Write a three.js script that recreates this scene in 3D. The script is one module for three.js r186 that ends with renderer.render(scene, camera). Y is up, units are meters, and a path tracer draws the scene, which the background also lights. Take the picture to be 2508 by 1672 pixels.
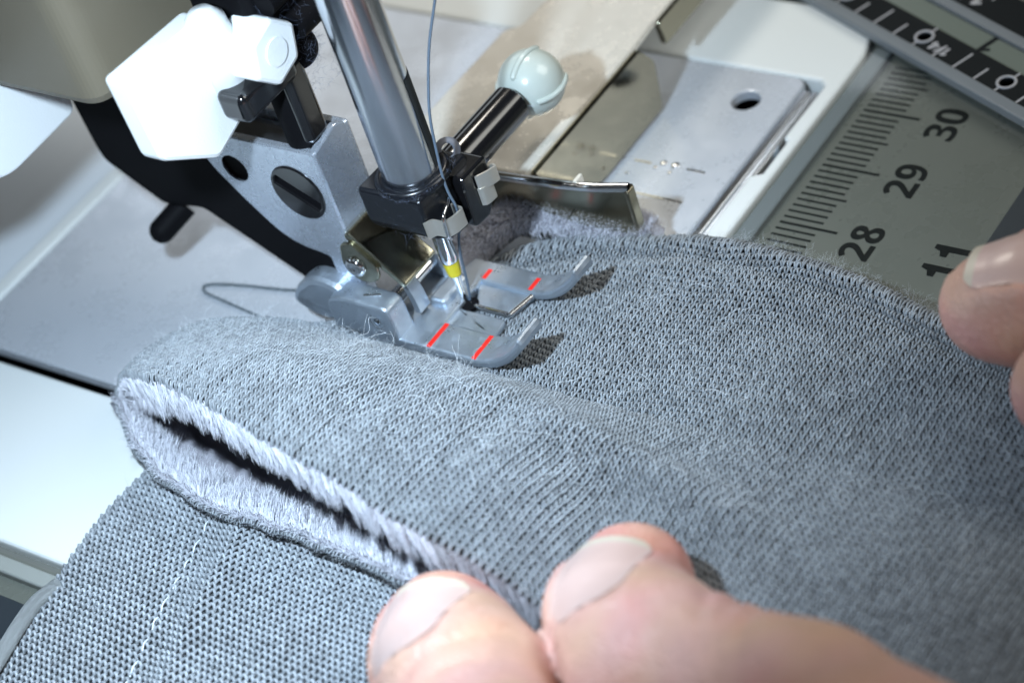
import * as THREE from 'three';
import { mergeGeometries } from 'three/addons/utils/BufferGeometryUtils.js';
import { RoundedBoxGeometry } from 'three/addons/geometries/RoundedBoxGeometry.js';
import { MarchingCubes } from 'three/addons/objects/MarchingCubes.js';
import { FontLoader } from 'three/addons/loaders/FontLoader.js';
import { ImprovedNoise } from 'three/addons/math/ImprovedNoise.js';
import { RectAreaLightUniformsLib } from 'three/addons/lights/RectAreaLightUniformsLib.js';

// All shapes below are written in millimetres round the needle point (x along the machine, y up, z towards the sewer); MM turns them into metres.
const MM = 0.001, V = (x, y, z) => new THREE.Vector3(x, y, z);
const scene = new THREE.Scene();
const camera = new THREE.PerspectiveCamera(16.882, 1.5, 0.02, 5);
camera.position.set(-129.6 * MM, 159.8 * MM, 144.3 * MM);
{
  const f = V(0.5195, -0.6459, -0.5593), up = V(0.6632, 0.7175, -0.2122);
  camera.up.copy(up);
  camera.lookAt(camera.position.clone().add(f));
}
camera.focus = 0.2355;
camera.userData.fStop = 21;
scene.background = new THREE.Color(0.04, 0.043, 0.048);
const renderer = new THREE.WebGLRenderer({ antialias: true });
renderer.toneMapping = THREE.LinearToneMapping;
renderer.toneMappingExposure = 1.0;
renderer.shadowMap.enabled = true;
RectAreaLightUniformsLib.init();

const WINDOW = { at: [330, 560, 520], to: [0, 0, 0], w: 420, h: 420, k: 4.2, c: [1.0, 0.985, 0.9] };
const REAR_FILL = { at: [430, 560, -620], to: [0, 0, 0], w: 700, h: 620, k: 0.9, c: [0.86, 0.93, 1.0] };  // unseen panel added for metal reflections and soft fill from behind
const LAMP = { at: [-56, 88, 24], to: [-26, 0, -6], I: 0.062, angle: 1.0, c: [0.66, 0.83, 1.0] };

// ---------------------------------------------------------------- helpers
let seed = 12345;
const rnd = () => { seed = (seed + 0x6d2b79f5) | 0; let t = Math.imul(seed ^ (seed >>> 15), 1 | seed); t = (t + Math.imul(t ^ (t >>> 7), 61 | t)) ^ t; return ((t ^ (t >>> 14)) >>> 0) / 4294967296; };
const rr = (a, b) => a + (b - a) * rnd();
const PN = new ImprovedNoise(), noise = (x, y, z = 0.37) => PN.noise(x, y, z);
const clamp = THREE.MathUtils.clamp, lerp = THREE.MathUtils.lerp, sstep = THREE.MathUtils.smoothstep;
const table = (t, x) => {                                      // smooth interpolation through [x, y] pairs
  const n = t.length;
  if (x <= t[0][0]) return t[0][1];
  if (x >= t[n - 1][0]) return t[n - 1][1];
  let i = 0;
  while (t[i + 1][0] < x) i++;
  const [x0, y0] = t[i], [x1, y1] = t[i + 1], h = x1 - x0, s = (x - x0) / h;
  const d = (k) => { const a = t[Math.max(k - 1, 0)], b = t[Math.min(k + 1, n - 1)]; return (b[1] - a[1]) / (b[0] - a[0]); };
  const m0 = d(i) * h, m1 = d(i + 1) * h, s2 = s * s, s3 = s2 * s;
  return (2 * s3 - 3 * s2 + 1) * y0 + (s3 - 2 * s2 + s) * m0 + (-2 * s3 + 3 * s2) * y1 + (s3 - s2) * m1;
};
const names = {}, numbered = (n) => { const k = names[n] = (names[n] ?? -1) + 1; return k ? `${n}_${String(k).padStart(3, '0')}` : n; };
const bases = new WeakMap();
function tag(o, label, category, group, kind) {
  if (label) o.userData.label = label;
  if (category) o.userData.category = category;
  if (group) o.userData.group = group;
  if (kind) o.userData.kind = kind;
  return o;
}
function thing(name, label, category, base, group) {
  const o = new THREE.Group();
  o.name = numbered(name);
  o.position.set(base[0] * MM, base[1] * MM, base[2] * MM);
  bases.set(o, base);
  scene.add(o);
  return tag(o, label, category, group);
}
function part(name, geo, mat, parent, label) {                 // geometry in scene millimetres -> mesh in metres under its thing
  let root = parent;
  while (root && !bases.has(root)) root = root.parent;
  const b = root ? bases.get(root) : [0, 0, 0];
  const m = new THREE.Mesh(geo.translate(-b[0], -b[1], -b[2]).scale(MM, MM, MM), mat);
  m.name = parent ? name : numbered(name);
  m.castShadow = m.receiveShadow = true;
  (parent ?? scene).add(m);
  if (label) m.userData.label = label;
  return m;
}
function swarm(name, geo, mat, matrices, parent, colors) {     // many tiny pieces of one stuff; matrices in millimetres
  let root = parent;
  while (root && !bases.has(root)) root = root.parent;
  const b = root ? bases.get(root) : [0, 0, 0];
  const m = new THREE.InstancedMesh(geo, mat, matrices.length), s = new THREE.Matrix4().makeScale(MM, MM, MM).multiply(new THREE.Matrix4().makeTranslation(-b[0], -b[1], -b[2])), t = new THREE.Matrix4();
  matrices.forEach((a, i) => m.setMatrixAt(i, t.multiplyMatrices(s, a)));
  if (colors) colors.forEach((c, i) => m.setColorAt(i, c));
  m.name = parent ? name : numbered(name);
  m.castShadow = m.receiveShadow = true;
  m.userData.kind = 'stuff';
  (parent ?? scene).add(m);
  return m;
}
const join = (list) => mergeGeometries(list.map((g) => {
  const a = g.index ? g.toNonIndexed() : g;
  for (const k of Object.keys(a.attributes)) if (!['position', 'normal', 'uv'].includes(k)) a.deleteAttribute(k);
  return a;
}));
const basis = (X, Y, Z, o = V(0, 0, 0)) => new THREE.Matrix4().makeBasis(X, Y, Z).setPosition(o);
const shapeOf = (pts, holes = []) => {
  const s = new THREE.Shape(pts.map((p) => new THREE.Vector2(p[0], p[1])));
  for (const [a, b, r] of holes) { const h = new THREE.Path(); h.absarc(a, b, r, 0, Math.PI * 2, true); s.holes.push(h); }
  return s;
};
const roundPoly = (pts, r, n = 5) => {                         // rounds the corners of a polygon; a point may carry its own radius
  const out = [];
  pts.forEach((p, i) => {
    const a = pts[(i + pts.length - 1) % pts.length], b = pts[(i + 1) % pts.length], rad = p[2] ?? r;
    if (!rad) { out.push([p[0], p[1]]); return; }
    const la = Math.hypot(a[0] - p[0], a[1] - p[1]), lb = Math.hypot(b[0] - p[0], b[1] - p[1]), k = Math.min(rad, la / 2.02, lb / 2.02);
    const A = [p[0] + (a[0] - p[0]) / la * k, p[1] + (a[1] - p[1]) / la * k], B = [p[0] + (b[0] - p[0]) / lb * k, p[1] + (b[1] - p[1]) / lb * k];
    for (let j = 0; j <= n; j++) { const t = j / n; out.push([(1 - t) ** 2 * A[0] + 2 * t * (1 - t) * p[0] + t * t * B[0], (1 - t) ** 2 * A[1] + 2 * t * (1 - t) * p[1] + t * t * B[1]]); }
  });
  return out;
};
function ext(pts, depth, bevel = 0.15, holes = []) {
  return new THREE.ExtrudeGeometry(shapeOf(pts, holes), { depth: depth - 2 * bevel, bevelEnabled: bevel > 0, bevelThickness: bevel, bevelSize: bevel, bevelOffset: -bevel, bevelSegments: 2, curveSegments: 28 }).translate(0, 0, bevel);
}
const extX = (pts, x, depth, bevel, holes) => ext(pts, depth, bevel, holes).applyMatrix4(basis(V(0, 0, 1), V(0, 1, 0), V(-1, 0, 0), V(x, 0, 0)));   // points (z, y); from x towards -x
const extY = (pts, y, depth, bevel, holes) => ext(pts, depth, bevel, holes).applyMatrix4(basis(V(1, 0, 0), V(0, 0, 1), V(0, -1, 0), V(0, y, 0)));  // points (x, z); from y downwards
const extZ = (pts, z, depth, bevel, holes) => ext(pts, depth, bevel, holes).translate(0, 0, z - depth);                                             // points (x, y); from z towards -z
const box = (x0, x1, y0, y1, z0, z1, r = 0.2) => new RoundedBoxGeometry(x1 - x0, y1 - y0, z1 - z0, 2, r).translate((x0 + x1) / 2, (y0 + y1) / 2, (z0 + z1) / 2);
function rod(a, b, r0, r1 = r0, seg = 32) {
  const A = V(...a), d = V(...b).sub(A), L = d.length();
  return new THREE.CylinderGeometry(r1, r0, L, seg, 1).translate(0, L / 2, 0).applyQuaternion(new THREE.Quaternion().setFromUnitVectors(V(0, 1, 0), d.normalize())).translate(...a);
}
const lathe = (pts, a, dir, seg = 40) => new THREE.LatheGeometry(pts.map((p) => new THREE.Vector2(p[0], p[1])), seg).applyQuaternion(new THREE.Quaternion().setFromUnitVectors(V(0, 1, 0), V(...dir).normalize())).translate(...a);
const tube = (pts, r, seg = 60, rad = 10) => new THREE.TubeGeometry(new THREE.CatmullRomCurve3(pts.map((p) => V(...p))), seg, r, rad);
function grid(nu, nv, f, uvs = 1) {                            // a sheet from f(i / nu, j / nv) -> Vector3
  const p = [], uv = [], ix = [];
  for (let j = 0; j <= nv; j++) for (let i = 0; i <= nu; i++) { const q = f(i / nu, j / nv); p.push(q.x, q.y, q.z); uv.push(i / nu * uvs, j / nv * uvs); }
  for (let j = 0; j < nv; j++) for (let i = 0; i < nu; i++) { const a = j * (nu + 1) + i, b = a + 1, c = a + nu + 1, d = c + 1; ix.push(a, b, d, a, d, c); }
  const g = new THREE.BufferGeometry();
  g.setAttribute('position', new THREE.Float32BufferAttribute(p, 3));
  g.setAttribute('uv', new THREE.Float32BufferAttribute(uv, 2));
  g.setIndex(ix);
  g.computeVertexNormals();
  return g;
}
function ribbon(path, width, thick, axis) {                    // a bent strip of sheet metal: path of points, width along axis
  const c = new THREE.CatmullRomCurve3(path.map((p) => V(...p)), false, 'catmullrom', 0.35), n = 40, W = V(...axis).normalize(), ring = [[-0.5, -0.5], [0.5, -0.5], [0.5, 0.5], [-0.5, 0.5], [-0.5, -0.5]];
  return join([grid(4, n, (u, v) => {
    const p = c.getPoint(v), t = c.getTangent(v), N = V(0, 0, 0).crossVectors(t, W).normalize(), k = ring[Math.round(u * 4)];
    return p.addScaledVector(W, k[0] * width).addScaledVector(N, k[1] * thick);
  }).toNonIndexed()].map((g) => { g.computeVertexNormals(); return g; }));
}
function texture(size, f, srgb = false) {                      // f(x, y) in 0..1 -> grey or [r, g, b], tiling is the caller's care
  const d = new Uint8Array(size * size * 4);
  for (let y = 0; y < size; y++) for (let x = 0; x < size; x++) {
    const c = f(x / size, y / size), o = (y * size + x) * 4;
    for (let k = 0; k < 3; k++) d[o + k] = clamp((Array.isArray(c) ? c[k] : c) * 255, 0, 255);
    d[o + 3] = 255;
  }
  const t = new THREE.DataTexture(d, size, size);
  t.wrapS = t.wrapT = THREE.RepeatWrapping;
  t.magFilter = THREE.LinearFilter;
  if (srgb) t.colorSpace = THREE.SRGBColorSpace;
  t.needsUpdate = true;
  return t;
}
const tnoise = (x, y, f, z = 0) => {                           // tiling noise of f cells
  const n = (a, b) => noise(a * f, b * f, z + 0.31);
  return lerp(lerp(n(x, y), n(x - 1, y), x), lerp(n(x, y - 1), n(x - 1, y - 1), x), y);
};
const rep = (t, k, l = k) => { const c = t.clone(); c.repeat.set(k, l); c.needsUpdate = true; return c; };

// ---------------------------------------------------------------- materials
const smudge = texture(256, (x, y) => 0.5 + 0.35 * tnoise(x, y, 5) + 0.22 * tnoise(x, y, 17, 3) + 0.16 * tnoise(x, y, 61, 7));
const speck = texture(256, (x, y) => 0.5 + 0.5 * tnoise(x, y, 90, 2) + 0.25 * tnoise(x, y, 40, 5));
const brush = texture(256, (x, y) => 0.5 + 0.4 * tnoise(x, y * 0.06, 60, 1) + 0.15 * tnoise(x, y, 8, 4));
const std = (name, rgb, rough, metal = 0, more = {}) => { const m = new THREE.MeshPhysicalMaterial({ color: new THREE.Color().setRGB(...rgb), roughness: rough, metalness: metal, ...more }); m.name = name; return m; };
const M = {
  plate: std('needle plate steel', [0.60, 0.635, 0.69], 0.6, 0.3, { roughnessMap: rep(smudge, 0.03), bumpMap: rep(speck, 0.05), bumpScale: 0.000012 }),
  bed: std('white plastic', [0.76, 0.79, 0.78], 0.42, 0, { bumpMap: rep(speck, 0.06), bumpScale: 0.00001 }),
  white: std('white moulded plastic', [0.80, 0.82, 0.82], 0.4, 0, { bumpMap: rep(speck, 0.08), bumpScale: 0.00002 }),
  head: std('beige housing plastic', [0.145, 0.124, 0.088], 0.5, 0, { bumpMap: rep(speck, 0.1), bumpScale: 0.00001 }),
  rear: std('grey base plastic', [0.72, 0.78, 0.84], 0.5),
  steel: std('polished steel', [0.66, 0.69, 0.74], 0.3, 1, { roughnessMap: rep(smudge, 0.06) }),
  satin: std('satin nickel', [0.58, 0.63, 0.71], 0.5, 0.7, { roughnessMap: rep(smudge, 0.1), bumpMap: rep(speck, 0.12), bumpScale: 0.00002 }),
  nickel: std('nickel sheet', [0.66, 0.63, 0.57], 0.36, 0.75),
  chrome: std('bright chrome', [0.78, 0.79, 0.80], 0.16, 1, { roughnessMap: rep(smudge, 0.1) }),
  foot: std('presser foot steel', [0.47, 0.53, 0.60], 0.8, 0.8, { roughnessMap: rep(smudge, 0.12), bumpMap: rep(speck, 0.2), bumpScale: 0.000025 }),
  brass: std('yellowed zinc', [0.42, 0.40, 0.30], 0.36, 1, { roughnessMap: rep(smudge, 0.12) }),
  champagne: std('champagne nickel', [0.80, 0.755, 0.67], 0.5, 0.3, { roughnessMap: rep(smudge, 0.04), bumpMap: rep(speck, 0.08), bumpScale: 0.00001 }),
  shaded_flange: std('shade darkened polished champagne nickel', [0.27, 0.25, 0.19], 0.26, 1, { roughnessMap: rep(smudge, 0.06) }),  // olive tarnish, plus shade on the guide sides darkened into the colour
  black: std('black oxide steel', [0.008, 0.009, 0.012], 0.27, 0.1, { bumpMap: rep(speck, 0.1), bumpScale: 0.00001 }),
  matte: std('black matte plastic', [0.005, 0.005, 0.006], 0.6, 0, { specularIntensity: 0.12 }),
  gloss: std('black lacquer', [0.006, 0.006, 0.007], 0.14, 0, { clearcoat: 0.6, clearcoatRoughness: 0.1 }),
  felt: std('dark felt', [0.02, 0.026, 0.03], 1),
  knob: std('pale mint plastic', [0.53, 0.585, 0.54], 0.22, 0, { clearcoat: 0.25, clearcoatRoughness: 0.15 }),
  red: std('red enamel', [0.85, 0.02, 0.012], 0.45),
  yellow: std('yellow dye', [0.72, 0.60, 0.01], 0.4),
  acrylic: std('clear acrylic', [0.93, 0.955, 0.94], 0.05, 0, { transmission: 1, thickness: 0, ior: 1.49 }),
  edge: std('frosted acrylic edge', [0.18, 0.20, 0.215], 0.4),
  edge_grey: std('grey acrylic edge', [0.36, 0.36, 0.35], 0.4),
  print: std('black printing ink', [0.006, 0.008, 0.009], 0.6, 0, { specularIntensity: 0.4 }),
  white_ink: std('pale printing ink', [0.42, 0.42, 0.44], 0.6),
  under: std('grey green table top', [0.155, 0.157, 0.14], 0.6, 0, { roughnessMap: rep(smudge, 0.02) }),
  slate: std('dark slate plastic', [0.03, 0.036, 0.046], 0.5),
  thread: std('grey blue thread', [0.09, 0.125, 0.17], 0.8),
  yarn: std('grey knit yarn', [0.29, 0.31, 0.33], 0.42, 0, { sheen: 0.5, sheenRoughness: 0.5, sheenColor: new THREE.Color(0.5, 0.55, 0.62) }),
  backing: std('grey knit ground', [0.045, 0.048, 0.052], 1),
  pile: std('pale fleece pile', [0.80, 0.81, 0.86], 0.75, 0, { sheen: 0.4, sheenRoughness: 0.5, sheenColor: new THREE.Color(0.7, 0.7, 0.8) }),
  lining: std('fleece ground', [0.30, 0.295, 0.33], 1),
  fuzz: std('loose fibre', [0.72, 0.76, 0.80], 0.6),
  lint: std('blue grey lint', [0.13, 0.16, 0.24], 0.9),
  seam: std('white sewing thread', [0.75, 0.82, 0.9], 0.6),
  skin: std('skin', [1, 1, 1], 0.48, 0, { vertexColors: true, sheen: 0.15, sheenRoughness: 0.6, sheenColor: new THREE.Color(1, 0.75, 0.65) }),
  nail: std('fingernail', [0.60, 0.42, 0.37], 0.3, 0, { clearcoat: 0.15, clearcoatRoughness: 0.25 }),
  nail_tip: std('nail edge', [0.58, 0.50, 0.40], 0.4),
  glow: std('lamp diffuser', [0.9, 0.9, 0.9], 0.6, 0, { emissive: new THREE.Color(0.85, 0.93, 1), emissiveIntensity: 0.6 }),
  frame: std('painted window frame', [0.7, 0.7, 0.7], 0.5),
};
{
  const t = texture(256, (x, y) => 0.5 + 0.3 * tnoise(x, y, 34, 2) + 0.3 * tnoise(x, y, 70, 9));
  M.skin.bumpMap = t;
  M.skin.bumpScale = 0.0003;
}

// ---------------------------------------------------------------- lamps: the window behind the sewer, an added fill panel behind the machine, the work lamp on the left
for (const [W, label] of [[WINDOW, 'tall daylight window behind the sewer on the right'], [REAR_FILL, 'wide dim fill panel added out of view behind the machine']]) {
  const w = thing('window', label, 'window', W.at);  // the rear one is an added fill panel built like a window
  const at = V(...W.at), n = V(...W.to).sub(at).normalize(), X = V(0, 1, 0).cross(n).normalize(), Y = V(0, 0, 0).crossVectors(n, X), m = basis(X, Y, n, at);
  const f = (x0, x1, y0, y1, z0, z1) => box(x0, x1, y0, y1, z0, z1, 2).applyMatrix4(m);
  part('window_pane', new THREE.PlaneGeometry(W.w, W.h).translate(0, 0, -4).applyMatrix4(m), M.glow, w);
  const a = W.w / 2, b = W.h / 2;
  for (const q of [[-a - 30, -a, -b - 30, b + 30], [a, a + 30, -b - 30, b + 30], [-a, a, -b - 30, -b], [-a, a, b, b + 30]]) part('window_frame', f(...q, -20, 14), M.frame, w);
  const l = new THREE.RectAreaLight(new THREE.Color(...W.c), W.k, W.w * MM, W.h * MM);
  l.position.copy(at).addScaledVector(n, 1).multiplyScalar(MM);
  l.lookAt(V(...W.to).multiplyScalar(MM));
  l.name = numbered('window_light');
  scene.add(l);
}
{
  const L = LAMP, at = V(...L.at), n = V(...L.to).sub(at).normalize(), t = thing('work_lamp', 'small round work lamp held above the left end of the machine', 'lamp', L.at);
  part('lamp_shade', lathe([[0, -12], [2.2, -11.5], [2.6, -4], [3, 0], [2.7, 0], [2.4, -4], [1.8, -10]], L.at, n.toArray()), M.frame, t);
  part('lamp_diffuser', lathe([[0, -1], [2.5, -1]], L.at, n.toArray()), M.glow, t);
  const s = new THREE.SpotLight(new THREE.Color(...L.c), L.I, 0, L.angle, 1, 2);
  s.position.copy(at).multiplyScalar(MM);
  s.target.position.set(L.to[0] * MM, L.to[1] * MM, L.to[2] * MM);
  s.castShadow = true;
  s.shadow.radius = 0.14;
  s.name = 'work_lamp_light';
  scene.add(s, s.target);
}

{
  // the machine's own lamp under the arm, right of the needle
  const at = V(58, 104, -34), n = V(26, 6, -2).sub(at).normalize(), m = basis(V(0, 1, 0).cross(n).normalize(), V(0, 0, 0).crossVectors(n, V(0, 1, 0).cross(n).normalize()), n, at), t = thing('machine_lamp', 'small warm lamp under the arm of the sewing machine', 'lamp', [58, 104, -34]);
  part('lamp_housing', new RoundedBoxGeometry(40, 28, 8, 2, 1.5).translate(0, 0, -6).applyMatrix4(m), M.frame, t);
  part('lamp_diffuser', new THREE.PlaneGeometry(34, 22).translate(0, 0, -1).applyMatrix4(m), M.glow, t);
  const l = new THREE.RectAreaLight(new THREE.Color(1, 0.94, 0.84), 21, 34 * MM, 22 * MM);
  l.position.copy(at).multiplyScalar(MM);
  l.lookAt(V(26, 6, -2).multiplyScalar(MM));
  l.name = 'machine_lamp_light';
  scene.add(l);
}

// ---------------------------------------------------------------- the machine: bed, needle plate, housing and what hangs in front of it
const armOutline = roundPoly([[-45.4, -64.8, 0.8], [140, -64.8, 0], [140, -8, 0], [61.5, -8, 0], [61.5, 20.2, 9], [-45.4, 20.2, 1.2]], 1, 10);
const machine = thing('sewing_machine', 'beige sewing machine with free arm, steel needle plate and white plastic levers', 'sewing machine', [0, 0, 0]);
{
  // bed: white top with the opening that the needle plate lies in
  const s = shapeOf(armOutline);
  s.holes.push(new THREE.Path([[-23.5, -62.3], [-23.5, 17.7], [30.8, 17.7], [31.6, 18.9], [37.4, 18.9], [38, 18.2], [47.5, 18.3], [48.3, 17.4], [48.3, -62.3]].map((p) => new THREE.Vector2(...p))));
  const g = new THREE.ExtrudeGeometry(s, { depth: 8, bevelEnabled: true, bevelThickness: 0.5, bevelSize: 0.5, bevelOffset: -0.5, bevelSegments: 3, curveSegments: 10 }).applyMatrix4(basis(V(1, 0, 0), V(0, 0, 1), V(0, -1, 0), V(0, -0.5, 0)));
  part('bed', g, M.bed, machine);
  part('bed_floor', box(-24, 48.8, -6, -4.6, -62.8, 19.2, 0.1), M.matte, machine);
  const plate = part('needle_plate', extY(roundPoly([[-21.9, -61.9], [48, -61.9], [48, 15.9, 1.6], [-21.9, 15.9]], 0.5), 0, 1.4, 0.2, [[42.7, 10.5, 1.75]]), M.plate, machine);
  part('plate_lip', join([box(-21.9, 46.6, -1.5, -0.35, 15.9, 17.0, 0.3), box(-21.9, 47.4, -2.2, -1.0, 16.7, 17.6, 0.3)]), M.steel, plate);
  part('screw_hole', lathe([[0, -1.6], [1.0, -1.6], [1.4, -1.9], [1.75, -3.0], [0, -3.0]], [42.7, -0.6, 10.5], [0, 1, 0]), M.black, plate);
  for (const [x, z0, z1] of [[29.5, 3, 5.4], [29.7, 10, 12.5], [24.4, 5.7, 12.6], [29.6, -1, 1.7]]) part('seam_mark', box(x - 0.16, x + 0.16, -0.05, 0.05, z0, z1, 0.04), M.chrome, plate);
  for (const [x, z, r] of [[29.9, 6.8, 0.45], [29.9, 8.4, 0.55], [28.6, 8.4, 0.3], [29.0, 6.2, 0.3], [27.2, 3.4, 0.25]]) part('seam_mark', new THREE.SphereGeometry(r, 12, 8).scale(1, 0.5, 1).translate(x, 0, z), M.chrome, plate);
}
{
  // housing corner at the upper left; it goes on above the frame
  const hp = roundPoly([[-18.0, -140], [-18.0, -20.2, 3.2], [34, -20.2, 3], [34, -140, 0]], 0, 10);
  part('housing', ext(hp, 80, 1.2).applyMatrix4(basis(V(1, 0, 0), V(0, 0, 1), V(0, -1, 0), V(0, 119.5, 0))), M.head, machine);
  part('arm', box(30, 170, 106, 190, -140, -20.4, 6), M.head, machine);
  // black works in front of it
  part('presser_bar', rod([-2.6, 22, -11.2], [-2.6, 70, -11.2], 2.1), M.matte, machine);
  part('presser_bar_guide', join([box(-5, 4, 40, 70, -18, -9.2, 1.2), rod([-1.0, 39.5, -8.6], [2.4, 39.5, -8.6], 1.6), rod([-4, 44.5, -8.2], [1, 44.5, -8.2], 1.5), new THREE.SphereGeometry(2.3, 24, 16).translate(0.0, 35.8, -10.6)]), M.matte, machine);
  part('presser_bar_clamp', join([box(-10.8, -2.2, 34.3, 37.8, -12.5, -8.6, 0.9), box(-4.2, -0.9, 26.2, 36.2, -12.6, -9.0, 0.8)]), M.gloss, machine);
  const hex = [];
  for (let k = 0; k < 6; k++) { const a = k * Math.PI / 3 + 0.28; hex.push([-5.4 + 3.7 * Math.cos(a), 39.9 + 3.7 * Math.sin(a)]); }
  const nut = part('clamp_nut', extZ(roundPoly(hex, 0.5), -7.2, 5, 0.5), M.white, machine);
  part('nut_recess', rod([-5.4, 39.9, -7.5], [-5.4, 39.9, -7.05], 1.5), M.white, nut);
  part('lever_stem', lathe([[0, -2.6], [2.3, -2.6], [2.4, 3], [2.2, 5.0], [1.2, 6.2], [0, 6.5]], [-7.9, 39.8, -12.6], [-0.05, 1, 0.02]), M.white, machine);
  part('threader_lever', extZ(roundPoly([[-19.4, 35.9], [-12.9, 31.1], [-7.8, 32.7], [-7.5, 45.2], [-19.6, 45.9]], 0.8), -12.6, 3.2, 0.5), M.white, machine);
  part('reverse_lever', extZ(roundPoly([[-36, 38.6, 0], [-9.0, 38.6, 0], [-9.1, 29.3, 1.2], [-19.6, 29.0, 1.2], [-36, 35.2, 0]], 0.9), -38, 3, 0.3), M.white, machine);
  // the black buttonhole arm behind the presser foot
  part('buttonhole_arm', extX(roundPoly([[-45, 26], [-44.6, 19], [-44.2, 17.2], [-37.2, 12.3], [-30.6, 13.2], [-17.2, 5.2], [-13, 5.2], [-12, 12], [-22, 24], [-30, 34], [-44, 34]], 0.8), -2.6, 2, 0.3), M.matte, machine);
  part('arm_handle', join([rod([-2.8, 11.0, -36.0], [-6.2, 9.6, -37.4], 1.5), new THREE.SphereGeometry(1.5, 20, 14).translate(-6.2, 9.6, -37.4)]), M.matte, machine);
}
part('machine_base', extY([[-160, -260], [160, -260], [160, -65.6], [-160, -65.6]], -2.0, 4, 0.4), M.rear).userData.kind = 'structure';
part('table_top', extY([[-260, -65], [-45, -65], [-45, 19.6], [60.5, 19.6], [60.5, -65], [260, -65], [260, 260], [-260, 260]], -1.25, 6, 0), M.under).userData.kind = 'structure';

// ---------------------------------------------------------------- clear extension table with its printed scale, and the slotted gauge on it
const font = await new FontLoader().loadAsync('fonts/droid/droid_sans_bold.typeface.json');
function lettering(text, size, place, depth = 0.03) {          // flat print: shapes from the font, put down by a matrix
  const shapes = font.generateShapes(text, size), g = new THREE.ExtrudeGeometry(shapes, { depth, bevelEnabled: false, curveSegments: 6 });
  g.computeBoundingBox();
  const b = g.boundingBox;
  g.translate(-(b.min.x + b.max.x) / 2, -(b.min.y + b.max.y) / 2, 0);
  return g.applyMatrix4(place);
}
const flat = (x, y, z, turn = 0) => { const c = Math.cos(turn), s = Math.sin(turn); return basis(V(c, 0, s), V(s, 0, -c), V(0, 1, 0), V(x, y, z)); };
{
  const t = thing('extension_table', 'clear acrylic extension table with a printed centimetre scale, around the free arm', 'extension table', [20, -4, 60]);
  const s = shapeOf([[-130, -64], [140, -64], [140, 150], [-130, 150]]);
  const hole = roundPoly([[-46.6, -66, 0], [-46.6, 20.9, 1.6], [62.2, 20.9, 9.6], [62.2, -66, 0]], 1, 10);
  const outer = [[-46.6, -65], [-130, -65], [-130, 150], [140, 150], [140, -65], [62.2, -65]].concat(roundPoly([[62.2, -65, 0], [62.2, 20.7, 9.4], [-46.5, 20.7, 1.6], [-46.5, -65, 0]], 0, 10).slice(1, -1));
  part('table_sheet', new THREE.ShapeGeometry(shapeOf(outer)).applyMatrix4(basis(V(1, 0, 0), V(0, 0, 1), V(0, -1, 0), V(0, -0.3, 0))), M.acrylic, t);
  part('sheet_edge', box(-46.6, 56, -3.6, -0.35, 20.75, 22.9, 0.3), M.edge, t);
  part('sheet_edge', box(-48.6, -46.7, -3.4, -0.35, -65, 22.9, 0.3), M.edge_grey, t);
  part('inner_rim', join([box(-46.2, 57, -5.4, -3.7, 22.9, 23.8, 0.2), box(-50.6, -49.3, -4.6, -3.5, -65, 22.9, 0.2)]), M.slate, t);
  part('left_panel', box(-128, -50.8, -1.9, -0.95, -64, 22, 0.2), M.slate, t);
  part('front_panel', box(-20, 44, -1.9, -0.95, 47.4, 140, 0.2), M.slate, t);
  const ticks = [];
  for (let k = -60; k <= 90; k++) {
    const x = 25.9 + k * 1.0, cm = k % 10 === 0, half = k % 5 === 0;
    if (x > 54.5) break;
    ticks.push(new THREE.BoxGeometry(cm ? 0.34 : 0.27, 0.03, cm ? 7.1 : half ? 5.6 : 4.9).translate(x, -1.2, 24.1 + (cm ? 3.55 : half ? 2.8 : 2.45)));
  }
  part('scale_marks', join(ticks), M.print, t);
  for (const [n, x] of [['27', 15.4], ['28', 25.3], ['29', 35.9], ['30', 45.9]]) part('scale_number', lettering(n, 3.7, flat(x, -1.22, 34.5)), M.print, t);
  for (const x of [23.9, 27.0]) part('inch_number', new THREE.ExtrudeGeometry(shapeOf([[0.42, 0], [0.42, 7], [-0.2, 7], [-0.5, 6.2], [-1.25, 5.9], [-1.25, 5.2], [-0.42, 5.2], [-0.42, 0]]), { depth: 0.03, bevelEnabled: false }).applyMatrix4(flat(x, -1.22, 49.4)), M.print, t);
  part('inch_mark', new THREE.BoxGeometry(0.4, 0.03, 12).translate(36, -0.9, 56), M.print, t);
}
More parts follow.
